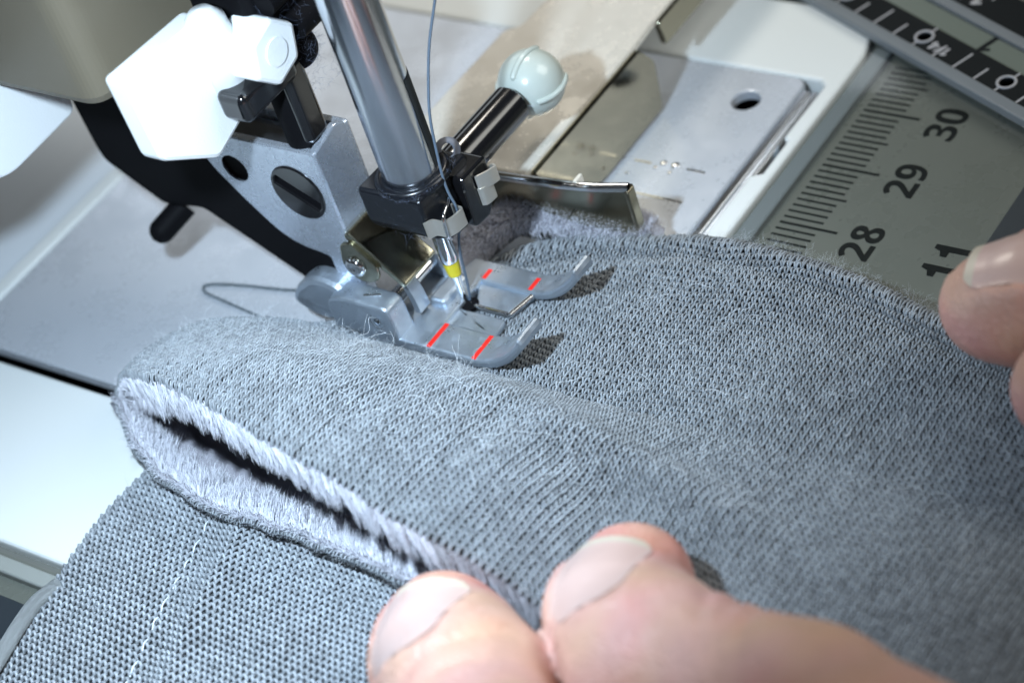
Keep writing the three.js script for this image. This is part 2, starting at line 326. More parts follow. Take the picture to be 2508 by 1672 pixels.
{
  // gauge: lies across the table corner; along = its length, out = away from the needle
  const al = V(-0.395, 0, 0.919), out = V(0.919, 0, 0.395), o = V(62.5, 0, 9.8), at = (a, b, y) => o.clone().addScaledVector(al, a).addScaledVector(out, b).setY(y);
  const t = thing('seam_gauge', 'clear slotted seam gauge with black bands of pale ticks and round holes', 'ruler', [62, 0, 24]);
  const bar = (a0, a1, b0, b1, y0, y1, r = 0.1) => box(a0, a1, y0, y1, b0, b1, r).applyMatrix4(basis(al, V(0, 1, 0), V(0, 0, 0).crossVectors(al, V(0, 1, 0)), V(o.x, 0, o.z)));
  const sgn = V(0, 0, 0).crossVectors(al, V(0, 1, 0)).dot(out) > 0 ? 1 : -1, B = (a0, a1, b0, b1, y0, y1, r) => sgn > 0 ? bar(a0, a1, b0, b1, y0, y1, r) : bar(a0, a1, -b1, -b0, y0, y1, r);
  part('gauge_edge', B(-40, 90, -1.7, 0, 0.05, 1.3, 0.25), M.edge, t);
  const holesAt = [3.2 - 14, 3.2, 17.2, 31.2, 45.2, 59.2];
  const band = (b0, b1, name) => {
    const s = shapeOf([[-40, b0], [90, b0], [90, b1], [-40, b1]], holesAt.map((a) => [a, (b0 + b1) / 2 - 0.1, 1.0]));
    const g = new THREE.ExtrudeGeometry(s, { depth: 0.5, bevelEnabled: false, curveSegments: 20 });
    return part(name, g.applyMatrix4(basis(al, out, V(0, 0, 0).crossVectors(al, out), V(o.x, V(0, 0, 0).crossVectors(al, out).y > 0 ? 0.4 : 0.9, o.z))), M.print, t);
  };
  band(0.15, 4.0, 'black_band');
  for (const a of holesAt) part('hole_rim', new THREE.TorusGeometry(1.05, 0.16, 10, 32).rotateX(Math.PI / 2).translate(...at(a, 1.98, 0.95).toArray()), M.white_ink, t);
  const marks = [];
  for (let k = -3; k < 18; k++) {
    const a = 3.2 + k * 3.5;
    if (((k % 4) + 4) % 4 === 0) { marks.push(B(a - 0.12, a + 0.12, 3.1, 4.0, 0.9, 0.96, 0.02)); marks.push(B(a - 0.12, a + 0.12, 0.15, 0.9, 0.9, 0.96, 0.02)); continue; }
    marks.push(B(a - 0.13, a + 0.13, 0.15, k % 2 ? 2.4 : 3.2, 0.9, 0.96, 0.02));
  }
  part('gauge_ticks', join(marks), M.white_ink, t);
  part('clear_strip', B(-40, 90, 4.05, 7.0, 0.05, 0.8, 0.1), std('smoky acrylic', [0.16, 0.185, 0.16], 0.12), t);
  part('gauge_rib', B(-40, 90, 7.05, 8.5, 0.05, 1.3, 0.25), M.edge, t);
  part('second_band', B(-40, 90, 8.55, 13.5, 0.05, 0.9, 0.1), M.print, t);
  part('outer_strip', B(-40, 90, 13.55, 30, 0.05, 0.8, 0.1), M.under, t);
  const turned = (q, y) => { const X = al.clone().multiplyScalar(-1), Y = out.clone().multiplyScalar(-1); const Z = V(0, 0, 0).crossVectors(X, Y); return Z.y > 0 ? basis(X, Y, Z, q.setY(y)) : basis(al.clone(), Y, V(0, 0, 0).crossVectors(al, Y), q.setY(y)); };
  part('gauge_number', lettering('1/2', 2.6, turned(at(15.2, 10.7, 0), 0.92)), M.white_ink, t);
  part('gauge_number', lettering('1/4', 1.5, turned(at(20.4, 1.5, 0), 0.92)), M.white_ink, t);
  part('gauge_numeral', lettering('1', 3.0, turned(at(24.5, 5.5, 0), 0.82)), M.print, t);
  const m2 = [];
  for (let k = -3; k < 10; k++) m2.push(B(4.2 + k * 7 - 0.13, 4.2 + k * 7 + 0.13, 11.4, 13.4, 0.9, 0.95, 0.02));
  part('gauge_ticks', join(m2), M.white_ink, t);
}
{
  const t = thing('fabric_guide', 'bent champagne metal guide bar lying across the needle plate', 'metal guide', [25, 0, -4]);
  part('guide_top', extY(roundPoly([[13.2, -17.2, 0.6], [36.3, -16.9, 1], [37.2, -15.2, 1], [78, -14.2, 0], [78, 0.9, 0], [41.2, 0.9, 0.4], [37.2, 1.2, 0.4], [13.6, 1.2, 0.5]], 0.5), 10.4, 0.9, 0.3), M.champagne, t);
  part('side_flange', extZ(roundPoly([[14.4, 10.0, 0.6], [37.0, 10.0, 0.5], [39.3, 6.8, 0.8], [38.5, 0.35, 1.0], [24.4, 0.35, 1.2], [16.5, 4.6, 1]], 0.6), 1.75, 0.9, 0.25), M.shaded_flange, t);
  part('neck_flange', extZ(roundPoly([[42.0, 10.1], [78, 10.1], [78, 6.5], [42.5, 6.5]], 0.5), 1.3, 0.8, 0.2), M.shaded_flange, t);
  const lip = (z) => table([[-9, 12.2], [-3, 12.9], [3, 13.3], [9.3, 14.2], [13.4, 15.6]], z);
  part('front_lip', join([grid(40, 10, (u, v) => { const z = lerp(-9, 13.4, u); return V(lip(z) - 0.9 * Math.sin(v * 1.2), lerp(9.6, 2, v), z); }), grid(40, 10, (u, v) => { const z = lerp(-9, 13.4, u); return V(lip(z) + 0.8, lerp(2, 9.6, v), z); }), box(lip(13.4) - 0.7, lip(13.4) + 0.7, 2, 9.6, 13.1, 13.7, 0.2)]), M.shaded_flange, t);
  part('rolled_edge', tube([[12.4, 9.9, -9], [13.0, 9.9, -3], [13.5, 9.9, 3], [14.4, 9.8, 9.3], [15.6, 9.7, 13.4]], 0.55, 50), M.chrome, t);
  part('edge_clip', box(14.0, 15.4, 9.2, 10.55, 7.3, 7.75, 0.12), M.champagne, t);
}

// ---------------------------------------------------------------- needle bar, clamp, needle
const needleBar = thing('needle_bar', 'polished round needle bar with a black clamp block and mint ball screw', 'needle bar', [0, 16, 0]);
{
  part('bar', rod([-0.25, 21.0, -0.4], [-0.25, 90, -0.4], 3.1, 3.1, 64), M.steel, needleBar);
  part('bar_flat', new THREE.CylinderGeometry(3.16, 3.16, 11.3, 24, 1, true, 0.0, 1.0).rotateY(0.15).translate(-0.25, 28.2, -0.4), M.felt, needleBar);
  const clampB = part('clamp_block', extZ(roundPoly([[-4, 21.5, 0.7], [-4, 16.2, 1.6], [-0.5, 13.9, 0.8], [3.0, 13.6, 0.8], [4.6, 15.6, 0.8], [4.6, 21.2, 0.7]], 0.6), 3.0, 8.3, 0.3), M.black, needleBar);
  part('clamp_collar', new THREE.TorusGeometry(3.55, 0.62, 14, 48).rotateX(Math.PI / 2).translate(-0.25, 21.5, -0.4), M.black, clampB);
  part('clamp_jaw', extZ(roundPoly([[1.2, 20.6], [1.0, 14.2], [3.6, 13.9], [5.4, 16.2], [5.6, 20.4]], 0.5), 4.6, 3.4, 0.25), M.gloss, clampB);
  part('clamp_spacer', lathe([[0.7, 0], [1.35, 0], [1.35, 0.5], [0.7, 0.5]], [3.9, 21.7, 1.2], [-0.35, 0.5, 0.75]), std('grey washer', [0.16, 0.17, 0.2], 0.5, 0.4), clampB);
  const screw = part('clamp_screw', join([rod([4, 18.0, 0], [16.2, 17.9, 0], 2.3, 2.3, 40), lathe([[2.3, 0], [2.1, 0.25], [0, 0.25]], [16.2, 17.9, 0], [1, 0, 0])]), M.gloss, needleBar);
  const c = [20.3, 17.75, 0];
  const knob = part('screw_knob', new THREE.SphereGeometry(3.75, 56, 40).translate(...c), M.knob, screw);
  for (const phi of [0, 1, 2, 3].map((k) => 0.05 + k * Math.PI / 2)) {   // raised grip ribs that run from the stem side to the crown
    const pts = [];
    for (let i = 0; i <= 14; i++) { const a = lerp(0.8, 2.2, i / 14), h = 3.76; pts.push([c[0] - h * Math.cos(a), c[1] + h * Math.sin(a) * Math.cos(phi), c[2] + h * Math.sin(a) * Math.sin(phi)]); }
    part('knob_rib', join([tube(pts, 0.34, 40, 10), new THREE.SphereGeometry(0.34, 12, 8).translate(...pts[0]), new THREE.SphereGeometry(0.34, 12, 8).translate(...pts[14])]), M.knob, screw);
  }
  part('thread_guide', ribbon([[-4.4, 17.9, 3.0], [-3.4, 17.7, 3.35], [-2.9, 17.3, 4.3], [-1.9, 17.2, 4.75], [-0.3, 17.0, 4.75], [-0.1, 17.0, 4.2], [-0.1, 17.1, 3.3]], 2.1, 0.22, [0, 1, 0]), M.nickel, needleBar);
  part('guide_wire', tube([[-0.4, 19.5, 3.4], [-0.9, 19.4, 3.9], [-2.6, 19.0, 4.4], [-3.0, 18.4, 4.5], [-3.0, 16.4, 4.4], [-2.4, 15.6, 4.1], [-1.5, 15.5, 3.6]], 0.2, 50, 8), M.chrome, needleBar);
  part('thread_guide', ribbon([[3.0, 18.6, 4.7], [3.2, 18.7, 5.0], [4.4, 18.5, 5.4], [5.6, 18.2, 5.4], [5.9, 18.0, 4.7], [5.7, 17.6, 4.2]], 1.9, 0.22, [0, 1, 0]), M.nickel, needleBar);
  part('thread_guide', ribbon([[2.9, 16.9, 4.6], [3.2, 16.9, 5.1], [4.6, 16.8, 5.2], [4.9, 16.9, 4.6]], 2.2, 0.22, [0, 1, 0]), M.nickel, needleBar);
}
{
  const t = thing('sewing_needle', 'sewing needle with a yellow band, going down into the grey knit', 'needle', [0, 2, 0]);
  part('shank', lathe([[1.02, 15], [1.02, 10.0], [0.92, 9.4]].reverse(), [0, 0, 0], [0, 1, 0]), M.chrome, t);
  part('yellow_band', lathe([[0.72, 7.4], [0.76, 7.6], [0.93, 9.35]], [0, 0, 0], [0, 1, 0]), M.yellow, t);
  part('blade', lathe([[0.02, 0.4], [0.32, 2.2], [0.42, 3], [0.45, 6.4], [0.71, 7.38]], [0, 0, 0], [0, 1, 0]), M.chrome, t);
}
{
  const t = thing('upper_thread', 'grey blue sewing thread running down beside the needle bar into the needle', 'thread', [0, 3, 0]);
  part('strand', tube([[10.4, 43.5, 3.7], [7.2, 38.9, 3.5], [4.4, 35.4, 3.5], [2.5, 32.0, 3.5], [1.2, 29.0, 3.5], [0.5, 25.8, 3.5], [-0.3, 20.7, 3.7], [-0.4, 18.3, 4.2]], 0.15, 90, 8), M.thread, t);
  part('strand', tube([[-0.4, 18.3, 4.2], [-0.3, 15.8, 3.9], [0.35, 13.0, 2.2], [0.5, 10.0, 1.3], [0.45, 6.5, 0.9], [0.3, 4.0, 0.6], [0.1, 2.6, 0.3]], 0.15, 90, 8), M.thread, t);
}
{
  const t = thing('thread_tail', 'loop of dark grey thread lying loose on the needle plate', 'thread', [-5, 0, -28]);
  part('strand', tube([[-0.5, 1.2, -16], [-1.6, 0.7, -21], [-2.4, 0.3, -25], [-3.5, 0.3, -31.2], [-4.5, 0.3, -35.2], [-5.1, 0.3, -36.2], [-5.8, 0.3, -35.6], [-6.5, 0.3, -31.5], [-7.1, 0.3, -26.9], [-7.9, 0.5, -21.8], [-8.6, 1.4, -17]], 0.15, 140, 8), std('dark thread', [0.05, 0.075, 0.09], 0.8), t);
}

// ---------------------------------------------------------------- presser foot holder and presser foot
const holder = thing('presser_foot_holder', 'silver presser foot holder with a black slotted screw in its side plate', 'presser foot holder', [-3, 4, -14]);
{
  const side = roundPoly([[-8.5, 26.1, 0.5], [-8.6, 14.6, 0.3], [-8.2, 10.6, 1.5], [-9.6, 6.2, 1.2], [-13.0, 5.6, 0.5], [-12.9, 7.4, 0.5], [-11.9, 8.6, 0.6], [-12.4, 11.0, 0.5], [-17.9, 11.9, 3], [-21.8, 16.2, 3], [-25.6, 21.3, 2], [-27, 26.0, 1]], 0.5, 8);
  const plate = part('side_plate', extX(side, -4.02, 1.0, 0.22, [[-13.1, 20.0, 3.75], [-21.6, 21.4, 2.0]]), M.satin, holder);
  part('screw_seat', rod([-4.2, 21.4, -21.6], [-4.0, 21.4, -21.6], 2.2), M.matte, plate);
  part('front_plate', extZ(roundPoly([[-4.9, 12], [0.9, 12], [0.9, 26.0, 2.2], [-0.6, 26.9, 1.2], [-4.9, 26.0, 0.4]], 0.3), -8.5, 1.0, 0.22), M.satin, holder);
  part('far_plate', extX(side, 1.2, 1.0, 0.2), M.satin, holder);
  part('core_block', box(-4.1, 0.1, 12, 24.8, -26, -9.6, 0.4), std('oiled steel', [0.10, 0.105, 0.115], 0.4, 0.8, { roughnessMap: rep(smudge, 0.1) }), holder);
  const slotTurn = -0.5, head = shapeOf(Array.from({ length: 48 }, (_, i) => [3.55 * Math.cos(i / 48 * 2 * Math.PI), 3.55 * Math.sin(i / 48 * 2 * Math.PI)]));
  head.holes.push(new THREE.Path([[-2.9, -0.62], [2.9, -0.62], [3.1, 0], [2.9, 0.62], [-2.9, 0.62], [-3.1, 0]].map((p) => new THREE.Vector2(...p))));
  const sg = new THREE.ExtrudeGeometry(head, { depth: 0.9, bevelEnabled: true, bevelThickness: 0.18, bevelSize: 0.18, bevelOffset: -0.18, bevelSegments: 2 }).rotateZ(slotTurn).applyMatrix4(basis(V(0, 0, 1), V(0, 1, 0), V(-1, 0, 0), V(-4.15, 20.0, -13.1)));
  const sc = part('slotted_screw', sg, M.gloss, holder);
  part('slot_floor', rod([-4.0, 20, -13.1], [-4.2, 20, -13.1], 3.4), M.matte, sc);
  // sloping spring cover, its ear and rivet
  const cover = part('spring_cover', extX(roundPoly([[-8.7, 15.2, 0.5], [-8.2, 15.5, 0.3], [-2.2, 9.5, 0.4], [-2.8, 8.9, 0.4], [-8.9, 14.6, 0.3]], 0.2), 0.6, 5.7, 0.18), M.brass, holder);
  part('cover_ear', extX(roundPoly([[-9.6, 14.0, 1], [-8.0, 14.4, 0.4], [-5.2, 11.6, 0.5], [-5.6, 9.6, 0.8], [-8.4, 8.6, 1.8], [-10.4, 10.4, 1.6]], 0.8), -5.02, 0.5, 0.15), M.brass, cover);
  part('rivet', lathe([[1.25, 0], [1.22, 0.35], [0.9, 0.62], [0.35, 0.7], [0.3, 0.45], [0, 0.42]], [-5.5, 11.1, -8.3], [-1, 0, 0]), M.chrome, holder);
  part('foot_catch', ribbon([[-3.3, 12.9, -6.4], [-3.3, 12.0, -5.3], [-3.3, 10.6, -4.5], [-3.3, 8.5, -3.8], [-3.3, 6.5, -3.3], [-3.3, 4.5, -3.1]], 1.7, 0.75, [1, 0, 0]), M.foot, holder);
  part('ankle_fork', join([box(-4.9, -3.4, 6.0, 12.5, -12.6, -8.6, 0.3), box(-0.2, 1.1, 6.0, 12.5, -12.6, -8.6, 0.3)]), M.satin, holder);
}
const foot = thing('zigzag_presser', 'two toed metal presser foot with four red marks pressing on the knit', 'presser foot', [-1.5, 2.8, 1]);
{
  const rear = part('ankle_block', extX(roundPoly([[-12.3, 3.4, 0.5], [-12.3, 7.6, 1.6], [-9.8, 8.3, 1.2], [-3.5, 8.2, 1.0], [-3.1, 3.4, 0.3]], 0.6, 6), -5.1, 2.95, 0.35, [[-5.4, 6.0, 0.85]]), M.foot, foot);
  part('pin_socket', lathe([[0.2, 0.5], [0.84, 0.1], [0.9, 0.42], [1.05, 0.5]].reverse(), [-7.6, 6.0, -5.4], [-1, 0, 0]), M.chrome, rear);
  part('stamped_groove', new THREE.CapsuleGeometry(0.16, 1.8, 4, 10).rotateX(Math.PI / 2).rotateY(0.35).translate(-6.5, 8.28, -6.4), M.chrome, rear);
  part('ankle_block', extX(roundPoly([[-12.3, 3.4, 0.5], [-12.3, 7.2, 1.6], [-9.8, 7.9, 1.2], [-4.2, 7.6, 1.0], [-3.4, 3.4, 0.3]], 0.6, 6), 4.9, 2.9, 0.35), M.foot, foot);
  part('cross_pin', rod([-6, 6.0, -5.4], [4, 6.0, -5.4], 0.75), M.chrome, foot);
  part('heel_tab', extX(roundPoly([[-19.2, 4.3, 1.6], [-18.2, 6.4, 1.8], [-14.6, 9.2, 2.2], [-10.5, 8.2, 1.4], [-10.5, 3.2, 0.5], [-16.0, 2.6, 1.6]], 1, 6), -3.4, 3.6, 0.7), M.foot, foot);
  const sole = part('sole', join([
    extY(roundPoly([[-8.05, -9], [5.9, -9], [5.9, 0.2], [2.9, 0.3, 0.4], [-3.9, 0.3, 0.4], [-8.05, 0.2]], 0.5), 4.0, 1.2, 0.2),
    box(-2.2, 2.6, 3.4, 4.9, -3.2, -0.9, 0.55),
  ]), M.foot, foot);
  const toe = (x0, x1) => {                                    // profile along z, thick 1.15, curling up at the tip
    const top = [], bot = [], th = 1.15;
    for (let i = 0; i <= 26; i++) {
      const s = i / 26, z = lerp(0, 13.6, s), k = Math.max(0, (z - 6.4) / 7.4), y = 4.0 + 4.4 * Math.pow(k, 2.0), sl = k > 0 ? 8.8 * k / 7.4 : 0, n = Math.hypot(1, sl), tt = th * (1 - 0.15 * sstep(s, 0.75, 1));
      top.push([z, y]);
      bot.push([z + tt * sl / n, y - tt / n]);
    }
    const e = top[26];
    return extX([...bot, [e[0] + 0.75, e[1] + 0.05], [e[0] + 0.55, e[1] + 0.5], [e[0] + 0.2, e[1] + 0.5], ...top.reverse()], x1, x1 - x0, 0.34);
  };
  part('toe', toe(-8.05, -3.95), M.foot, sole);
  part('toe', toe(2.9, 6.0), M.foot, sole);
  part('ledge', extY(roundPoly([[-4.0, -0.2], [-1.15, -0.2], [-1.15, 6.3, 0.5], [-4.0, 6.6]], 0.1), 3.42, 0.75, 0.2), M.foot, sole);
  part('ledge', extY(roundPoly([[0.25, 1.4, 0.5], [3.0, -0.2], [3.0, 7.2], [-0.3, 6.3, 0.4], [-0.3, 1.6, 0.4]], 0.1), 3.42, 0.75, 0.2), M.foot, sole);
  part('ledge_rim', join([rod([-0.3, 3.3, 1.6], [-0.3, 3.3, 6.2], 0.3), rod([-0.3, 3.3, 6.2], [2.9, 3.45, 7.1], 0.34)]), M.chrome, sole);
  part('needle_hole', rod([-0.3, 3.2, 0.9], [-0.3, 3.5, 0.9], 1.0), M.matte, sole);
  for (const [x0, x1, z] of [[-7.9, -4.2, 0.7], [-7.9, -4.25, 6.75]]) part('red_mark', box(x0, x1, 3.95, 4.06, z - 0.28, z + 0.28, 0.05), M.red, foot);
  for (const [x0, x1, z] of [[3.2, 4.7, 0.5], [3.2, 5.1, 6.75]]) part('red_mark', box(x0, x1, 3.95, 4.06, z - 0.28, z + 0.28, 0.05), M.red, foot);
}

// ---------------------------------------------------------------- the garment: knit outside, fleece inside
const garment = thing('knit_garment', 'grey knit sleeve hem with pale fleece lining lying under the presser foot', 'garment', [-10, 0, 10]);
const LIPX = [[-31.5, -25.6], [-30, -25.4], [-27, -25.8], [-23, -27.4], [-10.2, -30.2], [1.3, -32.6], [11.3, -34.4], [19.6, -35.6], [26.5, -35.8], [31.5, -35.8], [36, -36.4], [50, -40], [80, -47], [120, -55]];
const LIPH = [[-31.5, 2.6], [-30, 5.0], [-28, 7.6], [-23, 11.2], [-16.4, 13.8], [-10.2, 15.1], [1.3, 15.9], [11.3, 15.5], [19.6, 14.1], [26.5, 12.2], [31.5, 9.9], [36, 8], [45, 6.4], [60, 5.6], [120, 4.4]];
const BACKX = [[-31.5, -25.6], [-30.8, -23], [-30, -21.5], [-28.5, -19], [-27, -17], [-24, -13.4], [-21, -10.6], [-18, -8.4], [-12, -4.6], [-7, -0.6], [-3, 4.5], [-1, 8.6], [3, 11.8], [7, 14], [11, 15.2], [15, 16.2], [22, 17.8], [33, 17.4], [41, 16.2], [50, 14], [70, 10], [120, 4]];
const LOWX = [[-31.5, -25.4], [-29, -27], [-24.5, -30.3], [-20, -32.4], [-11.5, -34.2], [-4.5, -34.6], [3, -34.6], [10, -35.3], [17, -35.8], [24, -36.4], [32, -37], [45, -39]];
const lut = (t, wob = 0, k = 0) => { const n = 8000, a = new Float64Array(n + 2); for (let i = 0; i <= n + 1; i++) { const z = -34 + i * 0.02; a[i] = table(t, z) + wob * (noise(z * 0.33, k) + 0.25 * noise(z * 0.9, k + 4)) * sstep(z, -29, -22); } return (z) => { const q = clamp((z + 34) / 0.02, 0, n), i = q | 0; return a[i] + (a[i + 1] - a[i]) * (q - i); }; };
const lipX = lut(LIPX, 0.3, 2.3), lipH = lut(LIPH, 0.22, 5.7), backX = lut(BACKX, 0.25, 8.1), lowX = lut(LOWX, 0.6, 11.3);
const BASE = 0.9;
function topY(x, z) {
  const xl = lipX(z), xb = backX(z), hl = lipH(z);
  const s = clamp((-8.6 - x) / (-8.6 - xl), 0, 1), under = 2.75;
  const bumpy = Math.pow(Math.sin(s * Math.PI / 2), 0.8);
  let y = under + (hl - under) * bumpy;
  y += 0.8 * sstep(x, 6, 13) + 0.5 * sstep(z, 16, 30) * (1 - s);
  y += 0.5 * Math.exp(-(((z - 17) / 3.5) ** 2)) * sstep(x, -14, -4) * (1 - sstep(x, 8, 14)) * 0.6;
  const k = sstep(Math.hypot((x + 1) / 1.0, (z - 2) / 1.3), 9, 18);
  y += k * (0.55 * noise(x * 0.07, z * 0.055, 2.2) + 0.28 * noise(x * 0.16, z * 0.11, 5.1)) + 0.5 * sstep(z, 24, 60) * noise(x * 0.06 + 3, z * 0.04, 9);
  y += 1.7 * Math.exp(-(((x + 13.2 + 0.12 * z) / 2.9) ** 2)) * sstep(z, 7, 16) * (1 - sstep(z, 36, 56));     // ridge that runs on from the foot
  { const px = x + 33, pz = z - 37, pr = Math.hypot(px, pz); if (pr < 40) y += 0.75 * Math.sin(5.5 * Math.atan2(pz, px) + 0.4) * sstep(pr, 4, 11) * Math.exp(-pr / 15); }      // pinched folds that fan out from the fingertips
  if (z > 0) { const e = xb - x; y += 0.45 * Math.exp(-(((e - 2.0) / 1.1) ** 2)) - 0.4 * Math.exp(-(((e - 4.3) / 0.8) ** 2)); }                 // stitched band along the far edge
  const d = xb - x, R = Math.min(Math.max(y - BASE, 0.4), z > -2 ? 1.9 : 5);
  if (d < R) { const q = clamp(1 - d / R, 0, 1); y = BASE + (y - BASE) * Math.sqrt(Math.max(0, 1 - q * q)); }
  return y;
}
const line = (z, n = 90) => {                                  // the sheet along one z, from the lip over the back fold, by arc length
  const xl = lipX(z), xb = backX(z), pts = [];
  const m = 240;
  for (let i = 0; i <= m; i++) { const t = i / m, x = xl + (xb - xl) * (1 - (1 - t) ** 2.2); pts.push([x, topY(x, z)]); }
  const L = [0];
  for (let i = 1; i <= m; i++) L.push(L[i - 1] + Math.hypot(pts[i][0] - pts[i - 1][0], pts[i][1] - pts[i - 1][1]));
  return { L: L[m], at(s) { let lo = 0, hi = m; while (hi - lo > 1) { const k = (lo + hi) >> 1; if (L[k] <= s) lo = k; else hi = k; } const f = clamp((s - L[lo]) / Math.max(L[hi] - L[lo], 1e-9), 0, 1); return [lerp(pts[lo][0], pts[hi][0], f), lerp(pts[lo][1], pts[hi][1], f)]; } };
};
const zLines = [];
for (let z = -31.4; z < 112; z += 0.78) zLines.push(z);
const lines = zLines.map((z) => line(z));
{
  // ground under the stitches
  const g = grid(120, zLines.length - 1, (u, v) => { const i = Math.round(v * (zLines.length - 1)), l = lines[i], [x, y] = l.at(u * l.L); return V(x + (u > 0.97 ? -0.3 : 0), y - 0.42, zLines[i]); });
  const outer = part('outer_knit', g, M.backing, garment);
  const veeLeg = (s) => {
    const c = new THREE.CatmullRomCurve3([V(s * 0.06, -0.62, -0.5), V(s * 0.13, -0.38, 0.08), V(s * 0.27, 0.02, 0.42), V(s * 0.36, 0.38, 0.08), V(s * 0.34, 0.56, -0.5)]);
    const t = new THREE.TubeGeometry(c, 8, 0.15, 6);
    return t;
  };
  const vee = join([veeLeg(-1), veeLeg(1)]);
  const place = (mats, cols, o, along, nrm, w, h, hgt) => {    // course direction = along x nrm
    const Y = along, Z = nrm, X = V(0, 0, 0).crossVectors(Y, Z).normalize();
    mats.push(new THREE.Matrix4().makeBasis(X.multiplyScalar(w), Y.clone().multiplyScalar(h), Z.clone().multiplyScalar(hgt)).setPosition(o));
    const k = (place.tone ?? 1) * (0.8 + 0.4 * rnd()) + 0.08 * noise(o.x * 0.3, o.z * 0.3, 4);
    cols.push(new THREE.Color(k * 0.98, k, k * 1.02));
  };
  const mats = [], cols = [], st = 0.74;
  lines.forEach((l, i) => {
    const z = zLines[i], hemAt = z > -2 ? l.L - 4.4 : 1e3;
    for (let s = 0.2, h = st; s <= l.L + 0.1; s += h) {
      h = s > hemAt ? 1.3 : st;
      const [x, y] = l.at(s), [xa, ya] = l.at(Math.min(s + 0.15, l.L)), [xc, yc] = l.at(Math.max(s - 0.15, 0));
      const along = V(xa - xc, ya - yc, 0).normalize(), e = 0.2;
      const xs = clamp(x, lipX(z) + 0.01, backX(z) - 0.35), yz = (topY(Math.min(xs, backX(z + e) - 0.05), z + e) - topY(Math.min(xs, backX(z - e) - 0.05), z - e)) / (2 * e);
      const zt = V(0, clamp(yz, -3, 3), 1).normalize(), nr = V(0, 0, 0).crossVectors(zt, along).normalize();
      if (nr.y < 0) nr.multiplyScalar(-1);
      const stretch = Math.min(2.2, Math.hypot(1, clamp(yz, -3, 3)));
      const j1 = rr(-0.05, 0.05), o = V(x + j1, y - 0.2 + rr(-0.03, 0.03), z + rr(-0.04, 0.04));
      if (x > -8.6 && x < 6.2 && z > -11 && z < 9 && !(z > 6.9 && x > -3.9 && x < 2.9)) if (z < 8) o.y -= 0.25;
      place(mats, cols, o, along, nr, 0.79 * stretch, h * 1.08, (h > 1 ? 0.95 : 0.82) * rr(0.85, 1.15));
    }
  });
  swarm('knit_stitches', vee, M.yarn, mats, outer, cols);

  // lower lip: the hem folds under and comes back as a thick soft edge
  const low = part('lower_hem', grid(26, 90, (u, v) => {
    const z = lerp(-31.4, 44, v), xl = lowX(z), a = u * Math.PI, lift = 3.3 + 0.3 * noise(z * 0.2, 1) + 0.5 * Math.sin(z * 0.09);
    if (u < 0.5) { const k = u / 0.5; return V(xl + 1.0 - 1.0 * Math.sin(k * Math.PI / 2) + 9 * (1 - k) ** 2 * 0.6, lift - 1.0 + 0.9 * (1 - Math.cos(k * Math.PI / 2)) * 0.6 - 0.3 * (1 - k), z); }
    const k = (u - 0.5) / 0.5;
    const q = Math.min(1, k / 0.6), xe = Math.min(xl + 26, backX(z) - 1.2);
    return V(k < 0.6 ? Math.min(xl + 1.2 + 2.6 * q - 1.2 * Math.cos(q * Math.PI / 2), xe) : lerp(Math.min(xl + 3.8, xe), Math.max(xe, Math.min(xl + 3.8, xe)), (k - 0.6) / 0.4), lift - 0.46 + 0.55 * Math.sin(Math.min(1, q * 2) * Math.PI / 2) - 2.35 * Math.min(1, q * 1.25) ** 2, z);
  }), M.lining, garment);
  const m2 = [], c2 = [];
  for (let z = -31; z < 44; z += 0.56) for (let r = 0; r < 3; r++) {
    const xl = lowX(z), lift = 3.3 + 0.3 * noise(z * 0.2, 1) + 0.5 * Math.sin(z * 0.09), a = -1.0 + r * 0.5, dz = 0.3, tx = (lowX(z + dz) - lowX(z - dz)) / (2 * dz);
    const n = V(-Math.cos(a), Math.sin(a), tx * Math.cos(a)).normalize(), o = V(xl + 0.85, lift - 0.55, z).addScaledVector(n, 0.95), zt = V(tx, 0, 1).normalize(), al = V(0, 0, 0).crossVectors(n, zt).normalize();
    place(m2, c2, o, al, n, 0.62 * Math.min(2, Math.hypot(1, tx)), 0.5, 0.6);
  }
  swarm('hem_stitches', vee, M.yarn, m2, low, c2);

  // lining under the top layer, as far as one can look in
  const inner = part('fleece_lining', grid(40, 120, (u, v) => {
    const z = lerp(-31.2, 60, v), xl = lipX(z), xb = backX(z) - 1.5, x = lerp(xl + 0.15, Math.max(xb, xl + 0.3), u), y = topY(x, z) - 1.5 - 0.5 * Math.sin(Math.min(1, u * 3) * Math.PI / 2);
    return V(x, Math.max(y, 1.3), z);
  }), M.lining, garment);

  // pile: tapering hairs
  const strand = (bend, turns) => {                            // unit hair along y; x and z are scaled by thickness, so its bend is given in thicknesses
    const n = 7, p = [], ix = [];
    for (let i = 0; i <= n; i++) { const t = i / n, w = 0.5 * (1 - 0.8 * t ** 2), cx = bend * t * t, cz = turns * Math.sin(t * 3.0); for (let k = 0; k < 3; k++) { const a = k * 2.0944; p.push(cx + w * Math.cos(a), t, cz + w * Math.sin(a)); } }
    for (let i = 0; i < n; i++) for (let k = 0; k < 3; k++) { const a = i * 3 + k, b = i * 3 + (k + 1) % 3; ix.push(a, b + 3, b, a, a + 3, b + 3); }
    const g2 = new THREE.BufferGeometry();
    g2.setAttribute('position', new THREE.Float32BufferAttribute(p, 3));
    g2.setIndex(ix);
    g2.computeVertexNormals();
    return g2;
  };
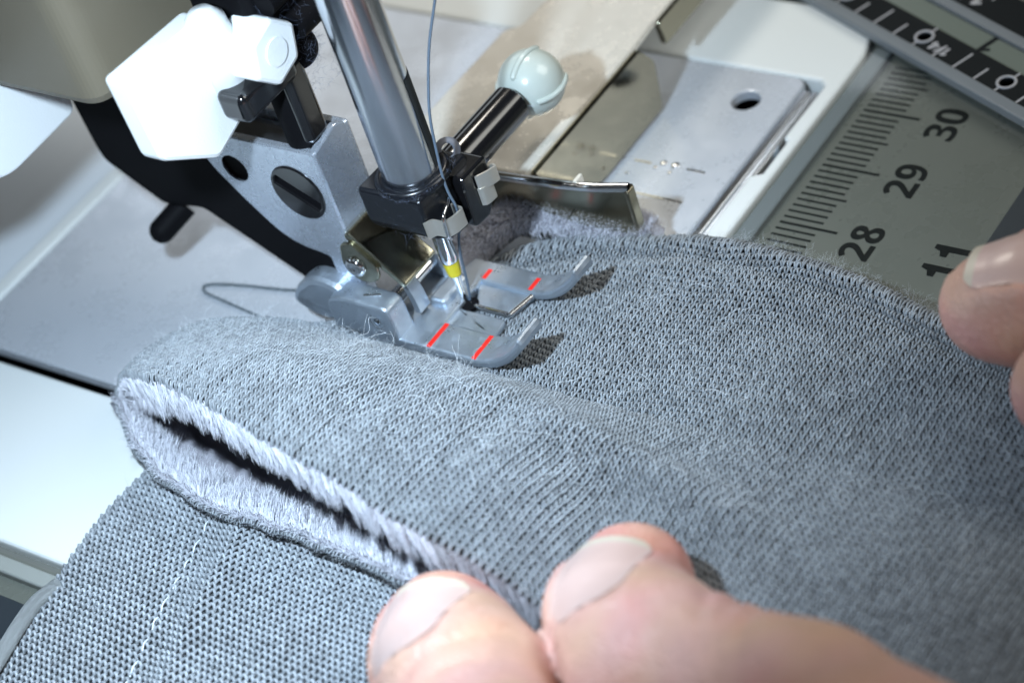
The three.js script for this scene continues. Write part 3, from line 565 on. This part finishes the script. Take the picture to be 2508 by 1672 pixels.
  const put = (mats2, o, dir, len, thick, roll = rnd() * 6.283) => {
    const Y = dir.clone().normalize(), A = Math.abs(Y.y) < 0.9 ? V(0, 1, 0) : V(1, 0, 0), X = V(0, 0, 0).crossVectors(A, Y).normalize().applyAxisAngle(Y, roll), Z = V(0, 0, 0).crossVectors(X, Y);
    mats2.push(new THREE.Matrix4().makeBasis(X.multiplyScalar(thick), Y.multiplyScalar(len), Z.multiplyScalar(thick)).setPosition(o));
  };
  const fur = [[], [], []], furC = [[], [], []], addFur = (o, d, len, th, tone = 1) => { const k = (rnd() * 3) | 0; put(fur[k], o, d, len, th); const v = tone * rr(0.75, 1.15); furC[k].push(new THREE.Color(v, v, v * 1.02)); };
  // upper lip: a fringe that hangs over the opening in pointed tufts
  for (let i = 0; i < 12000; i++) {
    const z = rr(-30.6, 46), xl = lipX(z), inn = rnd() ** 1.8 * 3.2 - 0.35, x = xl + inn, wd = 1.75, tz = Math.floor(z / wd) + 0.5, jit = noise(tz * 7.3, 3), ct = tz * wd + jit * 0.9, h = lipH(ct);
    if (lipH(z) < 4.4) continue;
    const drop = Math.min(h - 5.0, 4.0 + 1.5 * jit) * rr(0.8, 1.08), tip = V(lipX(ct) - 0.9 + 0.5 * jit + Math.max(inn, 0) * 0.4, h - 0.8 - drop, ct + 1.3 + rr(-0.25, 0.25));
    const o = V(x, Math.max(inn < 0.1 ? h * 0 + topY(xl + 0.05, z) - 0.35 - rnd() * 1.2 : topY(x, z) - 1.3 - rnd() * 0.5, 2.6), z), d = tip.sub(o);
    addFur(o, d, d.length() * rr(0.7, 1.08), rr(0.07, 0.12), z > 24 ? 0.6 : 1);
  }
  // lower lip: pile that stands on the hem and leans into the opening
  for (let i = 0; i < 11000; i++) {
    const z = rr(-31, 44), xl = lowX(z), q = rnd(), x = xl + 0.4 + 2.7 * q, lift = 3.3 + 0.3 * noise(z * 0.2, 1) + 0.5 * Math.sin(z * 0.09), tuft = noise(Math.floor(z / 1.1) * 3.1, Math.floor(q * 3) * 2.3);
    if (x > backX(z) - 1) continue;
    const over = q < 0.1;
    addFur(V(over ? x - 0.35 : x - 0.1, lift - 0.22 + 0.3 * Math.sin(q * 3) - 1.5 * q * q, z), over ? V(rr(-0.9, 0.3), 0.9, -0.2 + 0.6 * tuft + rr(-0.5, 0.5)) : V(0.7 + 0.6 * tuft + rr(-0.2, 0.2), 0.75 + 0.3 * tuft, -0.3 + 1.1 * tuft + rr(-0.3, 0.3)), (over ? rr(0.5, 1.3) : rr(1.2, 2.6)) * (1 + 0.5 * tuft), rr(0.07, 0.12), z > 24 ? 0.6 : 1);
  }
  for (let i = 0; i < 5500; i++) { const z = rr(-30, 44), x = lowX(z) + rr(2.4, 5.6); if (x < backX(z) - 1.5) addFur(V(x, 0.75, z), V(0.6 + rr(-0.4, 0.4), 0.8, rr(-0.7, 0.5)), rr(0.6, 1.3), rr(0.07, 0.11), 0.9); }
  // left end where the two lips meet
  for (let i = 0; i < 1400; i++) { const t = rnd(), z = lerp(-31.4, -27, t), y = lerp(2.8, lipH(z) - 0.5, rnd()); addFur(V(lerp(lipX(z), lowX(z), rnd()) + 0.9, y, z + 0.6), V(0.3, rr(-0.3, 0.3), 1), rr(1, 2), 0.09); }
  // lining that shows behind the back fold, pressed against the guide bar
  const roll = part('lining_fold', tube([[3, 3.2, -5], [9, 3.6, -3.5], [12.6, 4.6, -1], [14.4, 4.4, 4], [15.4, 3.6, 9], [16.2, 2.0, 12.5], [16.6, 0.8, 14]], 2.1, 60, 16), M.lining, garment);
  for (let i = 0; i < 7000; i++) {
    const t = rnd() ** 0.9, c = new THREE.CatmullRomCurve3([V(5, 3.2, -5), V(9, 3.6, -3.5), V(12.6, 4.6, -1), V(14.4, 4.4, 4), V(15.4, 3.6, 9), V(16.2, 2.0, 12.5), V(16.6, 0.8, 14)]), p = c.getPoint(t), a = rr(-0.4, 3.0), n = V(Math.cos(a) * -0.9, Math.sin(a), Math.cos(a) * 0.4).normalize();
    addFur(p.addScaledVector(n, 1.95), n.add(V(-0.5, 0.15, 0.5)), rr(0.8, 1.6), rr(0.06, 0.1), 1.1);
  }
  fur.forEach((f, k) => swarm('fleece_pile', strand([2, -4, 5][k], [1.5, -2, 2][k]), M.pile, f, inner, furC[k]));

  // bottom layer that comes out of the opening and lies flat on the bed
  const botY = (x, z) => -0.55 * sstep(x, lowX(z) + 1.6, lowX(z) + 3.4) + 0.95 + 0.45 * noise(x * 0.09, z * 0.1, 3) * sstep(z, -20, -8) + 0.9 * Math.exp(-(((z + 4.6 + 0.28 * (x + 40)) / 1.6) ** 2)) * 0.5 + 1.1 * sstep(z, 6, 40) - 0.4 * sstep(-x, 44, 54);
  const edgeZ = (x) => table([[-72, -16], [-59, -19], [-55, -20.2], [-50, -21.2], [-44, -22.2], [-38, -22.8], [-31, -22.3], [-24, -22]], x);
  const bottom = part('bottom_layer', grid(70, 150, (u, v) => { const x = lerp(-72, -24, u), z = lerp(edgeZ(x), 95, v), d = z - edgeZ(x), r = 0.9; return V(x, botY(x, z) - 0.4 - (d < r ? r - Math.sqrt(r * r - (r - d) ** 2) : 0) * 0.8, z); }), M.backing, garment);
  const arc = new THREE.TubeGeometry(new THREE.CatmullRomCurve3([V(-0.52, -0.22, -0.12), V(-0.26, 0.06, 0.22), V(0, 0.2, 0.36), V(0.26, 0.06, 0.22), V(0.52, -0.22, -0.12)]), 8, 0.21, 6);
  const m3 = [], c3 = [];
  place.tone = 1.18;
  let row = 0;
  for (let x = -71; x < -24; x += 0.7, row++) for (let z = edgeZ(x) + (row % 2) * 0.39; z < 60; z += 0.78) {
    if (x > lowX(z) + 3) continue;
    const e = 0.2, nr = V(-(botY(x + e, z) - botY(x - e, z)) / (2 * e), 1, -(botY(x, z + e) - botY(x, z - e)) / (2 * e)).normalize(), d = z - edgeZ(x);
    if (d < 1) nr.z -= (1 - d) * 1.2;
    nr.normalize();
    place(m3, c3, V(x + rr(-0.05, 0.05), botY(x, z) - 0.22 - (d < 0.8 ? (0.8 - d) * 0.5 : 0), z + rr(-0.04, 0.04)), V(1, 0, 0).addScaledVector(nr, -nr.x).normalize(), nr, 0.84, 0.9, 0.85);
  }
  swarm('bottom_stitches', arc, M.yarn, m3, bottom, c3);
  part('rolled_border', tube([[-48, 0.3, -21.0], [-51, 0.8, -21.2], [-54, 1.2, -20.5], [-58, 1.5, -19.3], [-64, 1.8, -17.6], [-74, 2.0, -15]], 0.85, 60, 14), std('rolled knit border', [0.42, 0.45, 0.46], 0.9, 0, { bumpMap: rep(speck, 1, 6), bumpScale: 0.0002 }), garment);
  for (let k = 0; k < 13; k++) {
    const x = -35 - k * 2.5, z = (q) => -9.6 - (q + 37) * 0.28 * 0.95, a = x, b = x - (k % 3 === 1 ? 1.9 : 1.5);
    part('seam_stitch', tube([[a, botY(a, z(a)) - 0.05, z(a)], [(a + b) / 2, botY(a, z(a)) + 0.2, z((a + b) / 2)], [b, botY(b, z(b)) - 0.08, z(b)]], 0.085, 14, 8), M.seam, garment);
  }

  // loose fibres on the knit: curled hairs of unit length with a fixed slenderness
  const curl = (k) => {
    const pts = [], a0 = k * 1.7, tw = 1.2 + 0.5 * k;
    for (let i = 0; i <= 10; i++) { const t = i / 10; pts.push(V(0.10 * Math.sin(t * 3.6 * tw + a0) * t + 0.14 * (k % 3) * t * t, t * (1 - 0.2 * t * (k % 2)), 0.09 * Math.cos(t * 4.3 * tw + a0 * 2) * t)); }
    return new THREE.TubeGeometry(new THREE.CatmullRomCurve3(pts), 16, 0.0030 + 0.0008 * (k % 3), 3);
  };
  const fz = [[], [], [], [], [], []], addFz = (o, d, len) => put(fz[(rnd() * 6) | 0], o, d, len, len);
  const onSheet = (x, z) => x > lipX(z) + 0.3 && x < backX(z) - 0.3;
  for (let i = 0; i < 6000; i++) {                             // short nap all over
    const z = rr(-31, 70), l = lines[clamp(Math.round((z + 31.4) / 0.78), 0, lines.length - 1)], s = rnd() * l.L, [x, y] = l.at(s);
    addFz(V(x, y + 0.02, z), V(rr(-1, 1), rr(0.1, 0.9), rr(-1, 1)), rr(0.6, 1.6));
  }
  const patch = (n, x0, x1, z0, z1, l0, l1, up) => {           // tangles: fibres gather round random spots
    for (let c = 0; c < n; c++) {
      const cz = rr(z0, z1), cx = rr(x0, x1), m = 2 + (rnd() * 6) | 0, dir = rr(0, 6.28), spread = rr(0.6, 2.6);
      for (let i = 0; i < m; i++) {
        const x = cx + rr(-1, 1) * spread, z = cz + rr(-1, 1) * spread, a = dir + rr(-0.9, 0.9);
        if (onSheet(x, z)) addFz(V(x, topY(x, z) + 0.06, z), V(Math.cos(a), rr(-0.08, up), Math.sin(a)), rr(l0, l1));
      }
    }
  };
  patch(80, -21, -10.5, -22, 12, 1.5, 3.4, 0.25);
  patch(70, -28, -12, -14, 30, 2.0, 5.5, 0.12);
  patch(60, -6, 14, 14, 34, 2.0, 5.0, 0.12);
  patch(40, -20, 8, 34, 70, 2.0, 6.0, 0.1);
  patch(36, -19, -10, -26, -16, 1.2, 3.0, 0.9);
  for (let i = 0; i < 900; i++) { const z = rr(0, 52), x = backX(z) + 0.1; addFz(V(x, rr(1.6, 3.6), z), V(rr(0.1, 1), rr(-0.2, 0.9), rr(-0.8, 0.8)), rr(0.5, 1.6)); }
  for (let i = 0; i < 700; i++) { const z = rr(-31, 44), x = lowX(z); addFz(V(x - 0.1, rr(2.2, 3.2), z), V(rr(-1, -0.1), rr(-0.3, 0.9), rr(-0.8, 0.8)), rr(0.5, 1.7)); }
  for (let i = 0; i < 1500; i++) { const x = rr(-66, -30), z = rr(-22, 40); if (z > edgeZ(x) && x < lowX(z)) addFz(V(x, botY(x, z) + 0.02, z), V(rr(-1, 1), rr(0.1, 0.7), rr(-1, 1)), rr(0.6, 2.2)); }
  fz.forEach((f, k) => swarm('loose_fibres', curl(k), M.fuzz, f, outer));
  const dust = [];
  for (let i = 0; i < 60; i++) put(dust, V(rr(-20, 46), 0.03, rr(-58, 14)), V(rr(-1, 1), 0.02, rr(-1, 1)), rr(0.6, 2.4), 1);
  tag(swarm('plate_lint', curl(1), M.lint, dust.map((m) => { const e = new THREE.Vector3().setFromMatrixScale(m).y, p = new THREE.Vector3().setFromMatrixPosition(m), d = V(m.elements[4], m.elements[5], m.elements[6]).normalize(), q = []; put(q, p, d, e, e); return q[0]; })), 'fine grey lint scattered over the steel needle plate', 'lint', null, 'stuff');
  // lint on the black works
  const ln = [], on = (n, c, r, l0, l1) => { for (let i = 0; i < n; i++) { const a = rr(0, 6.283), q = V(Math.cos(a), rr(-1, 1), Math.sin(a)).normalize(); put(ln, V(c[0] + q.x * r[0], c[1] + q.y * r[1], c[2] + q.z * r[2]), V(rr(-1, 1), rr(-1, 1), rr(-1, 1)), rr(l0, l1), rr(0.012, 0.026)); } };
  on(420, [0.0, 35.8, -10.6], [2.4, 2.4, 2.4], 0.4, 1.4);
  on(260, [-1, 41, -8.6], [4, 4, 1.2], 0.4, 1.6);
  on(120, [1.5, 33, -9.5], [2.5, 3, 1.5], 0.5, 1.4);
  on(120, [-3.6, 21.8, 0.6], [1.4, 0.2, 2.2], 0.2, 0.6);
  on(120, [0, 21.8, 2.9], [3.0, 0.2, 0.7], 0.2, 0.5);
  for (let i = 0; i < 260; i++) put(ln, V(rr(-4.4, 0.6), rr(18, 25.5), -8.44), V(rr(-1, 1), rr(-1, 1), rr(0, 0.3)), rr(0.1, 0.4), rr(0.008, 0.018));
  for (let i = 0; i < 90; i++) put(ln, V(rr(-4.05, 3), rr(13.8, 15.8), rr(-2, 3.1)), V(rr(-1, 1), rr(-0.7, 0.5), rr(-1, 1)), rr(0.5, 1.8), rr(0.012, 0.02));
  for (let i = 0; i < 30; i++) put(ln, V(-4.08, rr(16, 21), rr(-4, 3)), V(rr(-0.2, 0), rr(-1, 1), rr(-1, 1)), rr(0.2, 0.7), rr(0.008, 0.014));
  tag(swarm('lint', strand(10, 6), M.lint, ln), 'blue grey lint clinging to the needle clamp and presser bar', 'lint', null, 'stuff');
}

// ---------------------------------------------------------------- the sewer's hands
const sewer = thing('person', 'person guiding the knit with pinched fingertips of both hands, fair skin', 'person', [-30, 4, 60]);
function hand(chains, blobs, centre, half, res, tips, tone, nails = []) {
  const beds = nails.map(([c, axis, normal, w, L]) => { const d = V(...axis).normalize(), n = V(...normal).addScaledVector(d, -V(...normal).dot(d)).normalize(); return { c, d, n, s: V(0, 0, 0).crossVectors(d, n), w, L }; });
  const mc = new MarchingCubes(res, new THREE.MeshBasicMaterial(), false, false, 400000);
  mc.isolation = 0;
  const segs = [];
  chains.forEach((ch, k) => { for (let i = 0; i + 1 < ch.length; i++) segs.push([...ch[i], ...ch[i + 1], k]); });
  const h = res / 2;
  const distance = (x, y, z) => {
    let d = 1e3;
    let at = -1, c = 1e3;
    for (const [ax, ay, az, ar, bx, by, bz, br, ch] of segs) {
      if (ch !== at) { d = Math.min(d, c) + (d < 900 && c < 900 ? 0.45 * Math.exp(-(((d - c) / 0.9) ** 2)) : 0); c = 1e3; at = ch; }
      const ux = bx - ax, uy = by - ay, uz = bz - az, t = clamp(((x - ax) * ux + (y - ay) * uy + (z - az) * uz) / (ux * ux + uy * uy + uz * uz), 0, 1);
      const q = Math.hypot(x - ax - t * ux, y - ay - t * uy, z - az - t * uz) - (ar + (br - ar) * t), kk = 2.2, m = Math.max(kk - Math.abs(c - q), 0) / kk;
      c = Math.min(c, q) - m * m * kk * 0.25;
    }
    d = Math.min(d, c) + (d < 900 && c < 900 ? 0.45 * Math.exp(-(((d - c) / 0.9) ** 2)) : 0);
    for (const [bx, by, bz, rx, ry, rz] of blobs) {
      const q = (Math.hypot((x - bx) / rx, (y - by) / ry, (z - bz) / rz) - 1) * Math.min(rx, ry, rz), kk = 4, m = Math.max(kk - Math.abs(d - q), 0) / kk;
      d = Math.min(d, q) - m * m * kk * 0.25;
    }
    for (const f of tone.creases ?? []) {                      // shallow folds of skin over the joints
      const dx = x - f[0], dy = y - f[1], dz = z - f[2], a = dx * f[3] + dy * f[4] + dz * f[5] + 0.5 * noise(x * 0.4, y * 0.4, z * 0.4);
      if (Math.hypot(dx, dy, dz) < f[6]) d += 0.55 * Math.exp(-((a / 0.6) ** 2)) * (1 - Math.hypot(dx, dy, dz) / f[6]);
    }
    for (const b of beds) {                                    // the nail lies in a shallow bed with a fold of skin round its sides and root
      const rx = x - b.c[0], ry = y - b.c[1], rz = z - b.c[2], a = (rx * b.d.x + ry * b.d.y + rz * b.d.z) / b.L + 0.5, q = Math.abs(rx * b.s.x + ry * b.s.y + rz * b.s.z), h = rx * b.n.x + ry * b.n.y + rz * b.n.z;
      if (h < -5 || a < -0.4 || a > 1.25 || q > b.w) continue;
      const e = Math.max(q - b.w * 0.52, -(a + 0.02) * b.L), w = 1 - sstep(a, 0.78, 1.0);
      if (e < 0) d += 0.22 * sstep(-e, 0, 0.6); else d -= 0.42 * Math.exp(-(((e - 0.5) / 0.75) ** 2)) * w;
    }
    return d;
  };
  const field = (i, j, k) => distance(centre[0] + (i - h) / h * half, centre[1] + (j - h) / h * half, centre[2] + (k - h) / h * half);
  const cell = 2 * half / res, N = 5;
  for (let k = 0; k < res; k += N) for (let j = 0; j < res; j += N) for (let i = 0; i < res; i += N) {
    const d = field(i + 2, j + 2, k + 2), far = Math.abs(d) > cell * 8;      // cells far from the skin keep one value per block
    for (let c = k; c < Math.min(k + N, res); c++) for (let b = j; b < Math.min(j + N, res); b++) for (let a = i; a < Math.min(i + N, res); a++) mc.field[c * res * res + b * res + a] = far ? -d : -field(a, b, c);
  }
  mc.update();
  const n = mc.count, p = mc.positionArray.slice(0, n * 3), nn = mc.normalArray.slice(0, n * 3), col = new Float32Array(n * 3), uv = new Float32Array(n * 2);
  for (let i = 0; i < n; i++) {
    const x = p[i * 3] = centre[0] + p[i * 3] * half, y = p[i * 3 + 1] = centre[1] + p[i * 3 + 1] * half, z = p[i * 3 + 2] = centre[2] + p[i * 3 + 2] * half;
    let pink = 0;
    for (const [tx, ty, tz, r] of tips) pink = Math.max(pink, Math.exp(-(((x - tx) ** 2 + (y - ty) ** 2 + (z - tz) ** 2) / (r * r))));
    pink = clamp(pink * (0.75 + 0.7 * noise(x * 0.25, y * 0.25, z * 0.25)) + 0.45 * noise(x * 0.16, y * 0.16, z * 0.16 + 5) + 0.2 * noise(x * 0.5, y * 0.5, z * 0.5 + 2), 0, 1);
    const b = 1 + 0.07 * noise(x * 0.5, y * 0.5, z * 0.5) + 0.05 * noise(x * 1.7, y * 1.7, z * 1.7), sal = clamp(0.5 + 0.9 * noise(x * 0.17 + 9, y * 0.17, z * 0.17), 0, 1);
    col[i * 3] = lerp(0.62, 0.62, pink) * b;
    col[i * 3 + 1] = lerp(0.36, 0.215, pink) * b * (1 + 0.07 * sal);
    col[i * 3 + 2] = lerp(0.30, 0.185, pink) * b * (1.06 - 0.16 * sal);
    uv[i * 2] = (x + y * 0.5) / 22;
    uv[i * 2 + 1] = (z + y * 0.5) / 22;
  }
  const g = new THREE.BufferGeometry();
  g.setAttribute('position', new THREE.BufferAttribute(p, 3));
  g.setAttribute('normal', new THREE.BufferAttribute(nn, 3));
  g.setAttribute('color', new THREE.BufferAttribute(col, 3));
  g.setAttribute('uv', new THREE.BufferAttribute(uv, 2));
  return { g, distance };
}
function nail(c, axis, normal, w, L, field, parent, label) {   // lies on the skin: each point is let down onto the finger along the normal; axis points to the free edge
  const d = V(...axis).normalize(), n = V(...normal).addScaledVector(d, -V(...normal).dot(d)).normalize(), s = V(0, 0, 0).crossVectors(d, n), C = V(...c);
  const half = (t) => w / 2 * (t < 0.3 ? Math.sqrt(Math.max(0, 1 - ((0.3 - t) / 0.32) ** 2)) : t > 0.8 ? Math.sqrt(Math.max(0, 1 - ((t - 0.8) / 0.3) ** 2)) : 1);
  const down = (x, t) => {
    const o = C.clone().addScaledVector(d, (t - 0.5) * L).addScaledVector(s, x);
    let h = 7;
    for (let k = 0; k < 60 && h > -9; k++) { const q = field(o.x + n.x * h, o.y + n.y * h, o.z + n.z * h); if (q < 0.03) break; h -= q * 0.8; }
    return h;
  };
  const memo = {}, height = (x, t) => {                        // beyond the fingertip it goes on straight
    const T = Math.min(t, 0.8), key = Math.round(x * 40) + ':' + Math.round(T * 200);
    const get = (a) => memo[Math.round(x * 40) + ':' + Math.round(a * 200)] ??= down(x, a);
    return get(T) + (t > 0.8 ? (get(0.8) - get(0.6)) / 0.2 * (t - 0.8) : 0);
  };
  const at = (u, t, up) => { const x = u * half(t); return C.clone().addScaledVector(d, (t - 0.5) * L).addScaledVector(s, x).addScaledVector(n, height(x, t) + up); };
  const m = part('fingernail', join([grid(20, 30, (u, v) => at(u * 2 - 1, v * 0.92, 0.16)), grid(20, 30, (u, v) => at(1 - u * 2, v * 0.92, -0.3))]), M.nail, parent, label);
  part('nail_edge', join([grid(20, 6, (u, v) => at(u * 2 - 1, 0.92 + v * 0.1, 0.16)), grid(20, 6, (u, v) => at(1 - u * 2, 0.92 + v * 0.1, -0.3)), grid(20, 1, (u, v) => at(u * 2 - 1, 1.02, lerp(0.16, -0.3, v)))]), M.nail_tip, parent);
  return m;
}
{
  // left hand: index finger (nearer, by the lower hem) and thumb (on the top layer) pinch the lip; palm and wrist go on below the frame
  const idx = [[-41.8, 7.0, 27.8, 5.8], [-44.6, 8.0, 31.0, 6.7], [-48.4, 9.8, 36.6, 7.5], [-58, 14, 46, 7.9], [-75, 26, 64, 8.6], [-92, 36, 84, 10]];
  const thumb = [[-31.8, 9.2, 43.0, 5.6], [-36.4, 9.9, 45.0, 6.7], [-40.6, 11.6, 51.5, 7.7], [-43.2, 14.6, 68, 8.2], [-52, 22, 88, 9.6], [-68, 31, 108, 12]];
  const mid = [[-62, 7, 40, 6.6], [-70, 12, 54, 7.6], [-84, 24, 74, 8.2], [-94, 35, 98, 9.5]], ring = [[-74, 6, 48, 6.4], [-82, 11, 62, 7.2], [-96, 23, 82, 8], [-104, 33, 104, 9]];
  const nails = [[[-45.9, 13.0, 29.8], [0.94, -0.06, -0.30], [-0.25, 0.93, -0.04], 9.2, 10.0], [[-36.6, 14.8, 44.2], [0.94, -0.06, -0.32], [-0.25, 0.93, -0.04], 8.2, 9.8]];
  const { g, distance } = hand([idx, thumb, mid, ring, [[-86, 32, 104, 13], [-88, 34, 140, 15], [-88, 36, 160, 18]], [[-70, 30, 112, 13], [-86, 34, 140, 15]]], [[-88, 32, 114, 22, 13, 24]], [-70, 30, 84], 76, 210,
    [[-41.8, 8, 27.8, 6.5], [-31.8, 10, 43, 7], [-31, 12, 47, 6], [-46, 8, 36, 4]], { creases: [[-37, 17.5, 56, 0.55, 0.1, 0.83, 11], [-38, 18, 59, 0.45, 0.1, 0.88, 11], [-38.5, 18.5, 61.5, 0.4, 0.1, 0.9, 10], [-49, 16, 37.5, -0.6, 0.2, 0.77, 8], [-51, 17, 40, -0.6, 0.2, 0.77, 8]] }, nails);
  const left = part('left_hand', g, M.skin, sewer);
  for (const n of nails) nail(...n, distance, left);
}
{
  // right hand: thumb tip comes in at the right edge, forefinger just below it
  const held = (c) => c.map(([x, y, z, q]) => [x - 3.4, y + 3.7, z + 2.1, q * 0.985]);      // the fingertips hover a few millimetres over the cloth
  const thumb = held([[11.4, 8.6, 57.8, 5.2], [12.4, 9.0, 60.8, 6.0], [17.5, 11, 73, 7.2], [23, 14, 84, 7.4], [30, 20, 106, 9.5], [36, 28, 130, 13]]);
  const idx = held([[3.2, 8.8, 68.6, 5.0], [4.4, 9.2, 72, 6.1], [10, 11, 85, 7.0], [18, 18, 104, 7.8], [28, 28, 128, 9.5]]);
  const mid = [[0, 7, 86, 6], [6, 10, 96, 7], [16, 20, 114, 8], [24, 30, 134, 9.5]];
  const nails = [[[9.6, 18.0, 62.7], [-0.2, -0.06, -0.98], [-0.1, 0.98, 0.02], 8.2, 9.6]];
  const { g, distance } = hand([thumb, idx, mid, [[30, 28, 134, 13], [40, 34, 166, 15]]], [[28, 26, 130, 14, 12, 20]], [20, 22, 104], 62, 170, [[13.2, 9.4, 57.6, 9], [3.2, 8.8, 68.6, 9]], { creases: [] }, nails);
  const right = part('right_hand', g, M.skin, sewer);
  for (const n of nails) nail(...n, distance, right);
}
renderer.render(scene, camera);
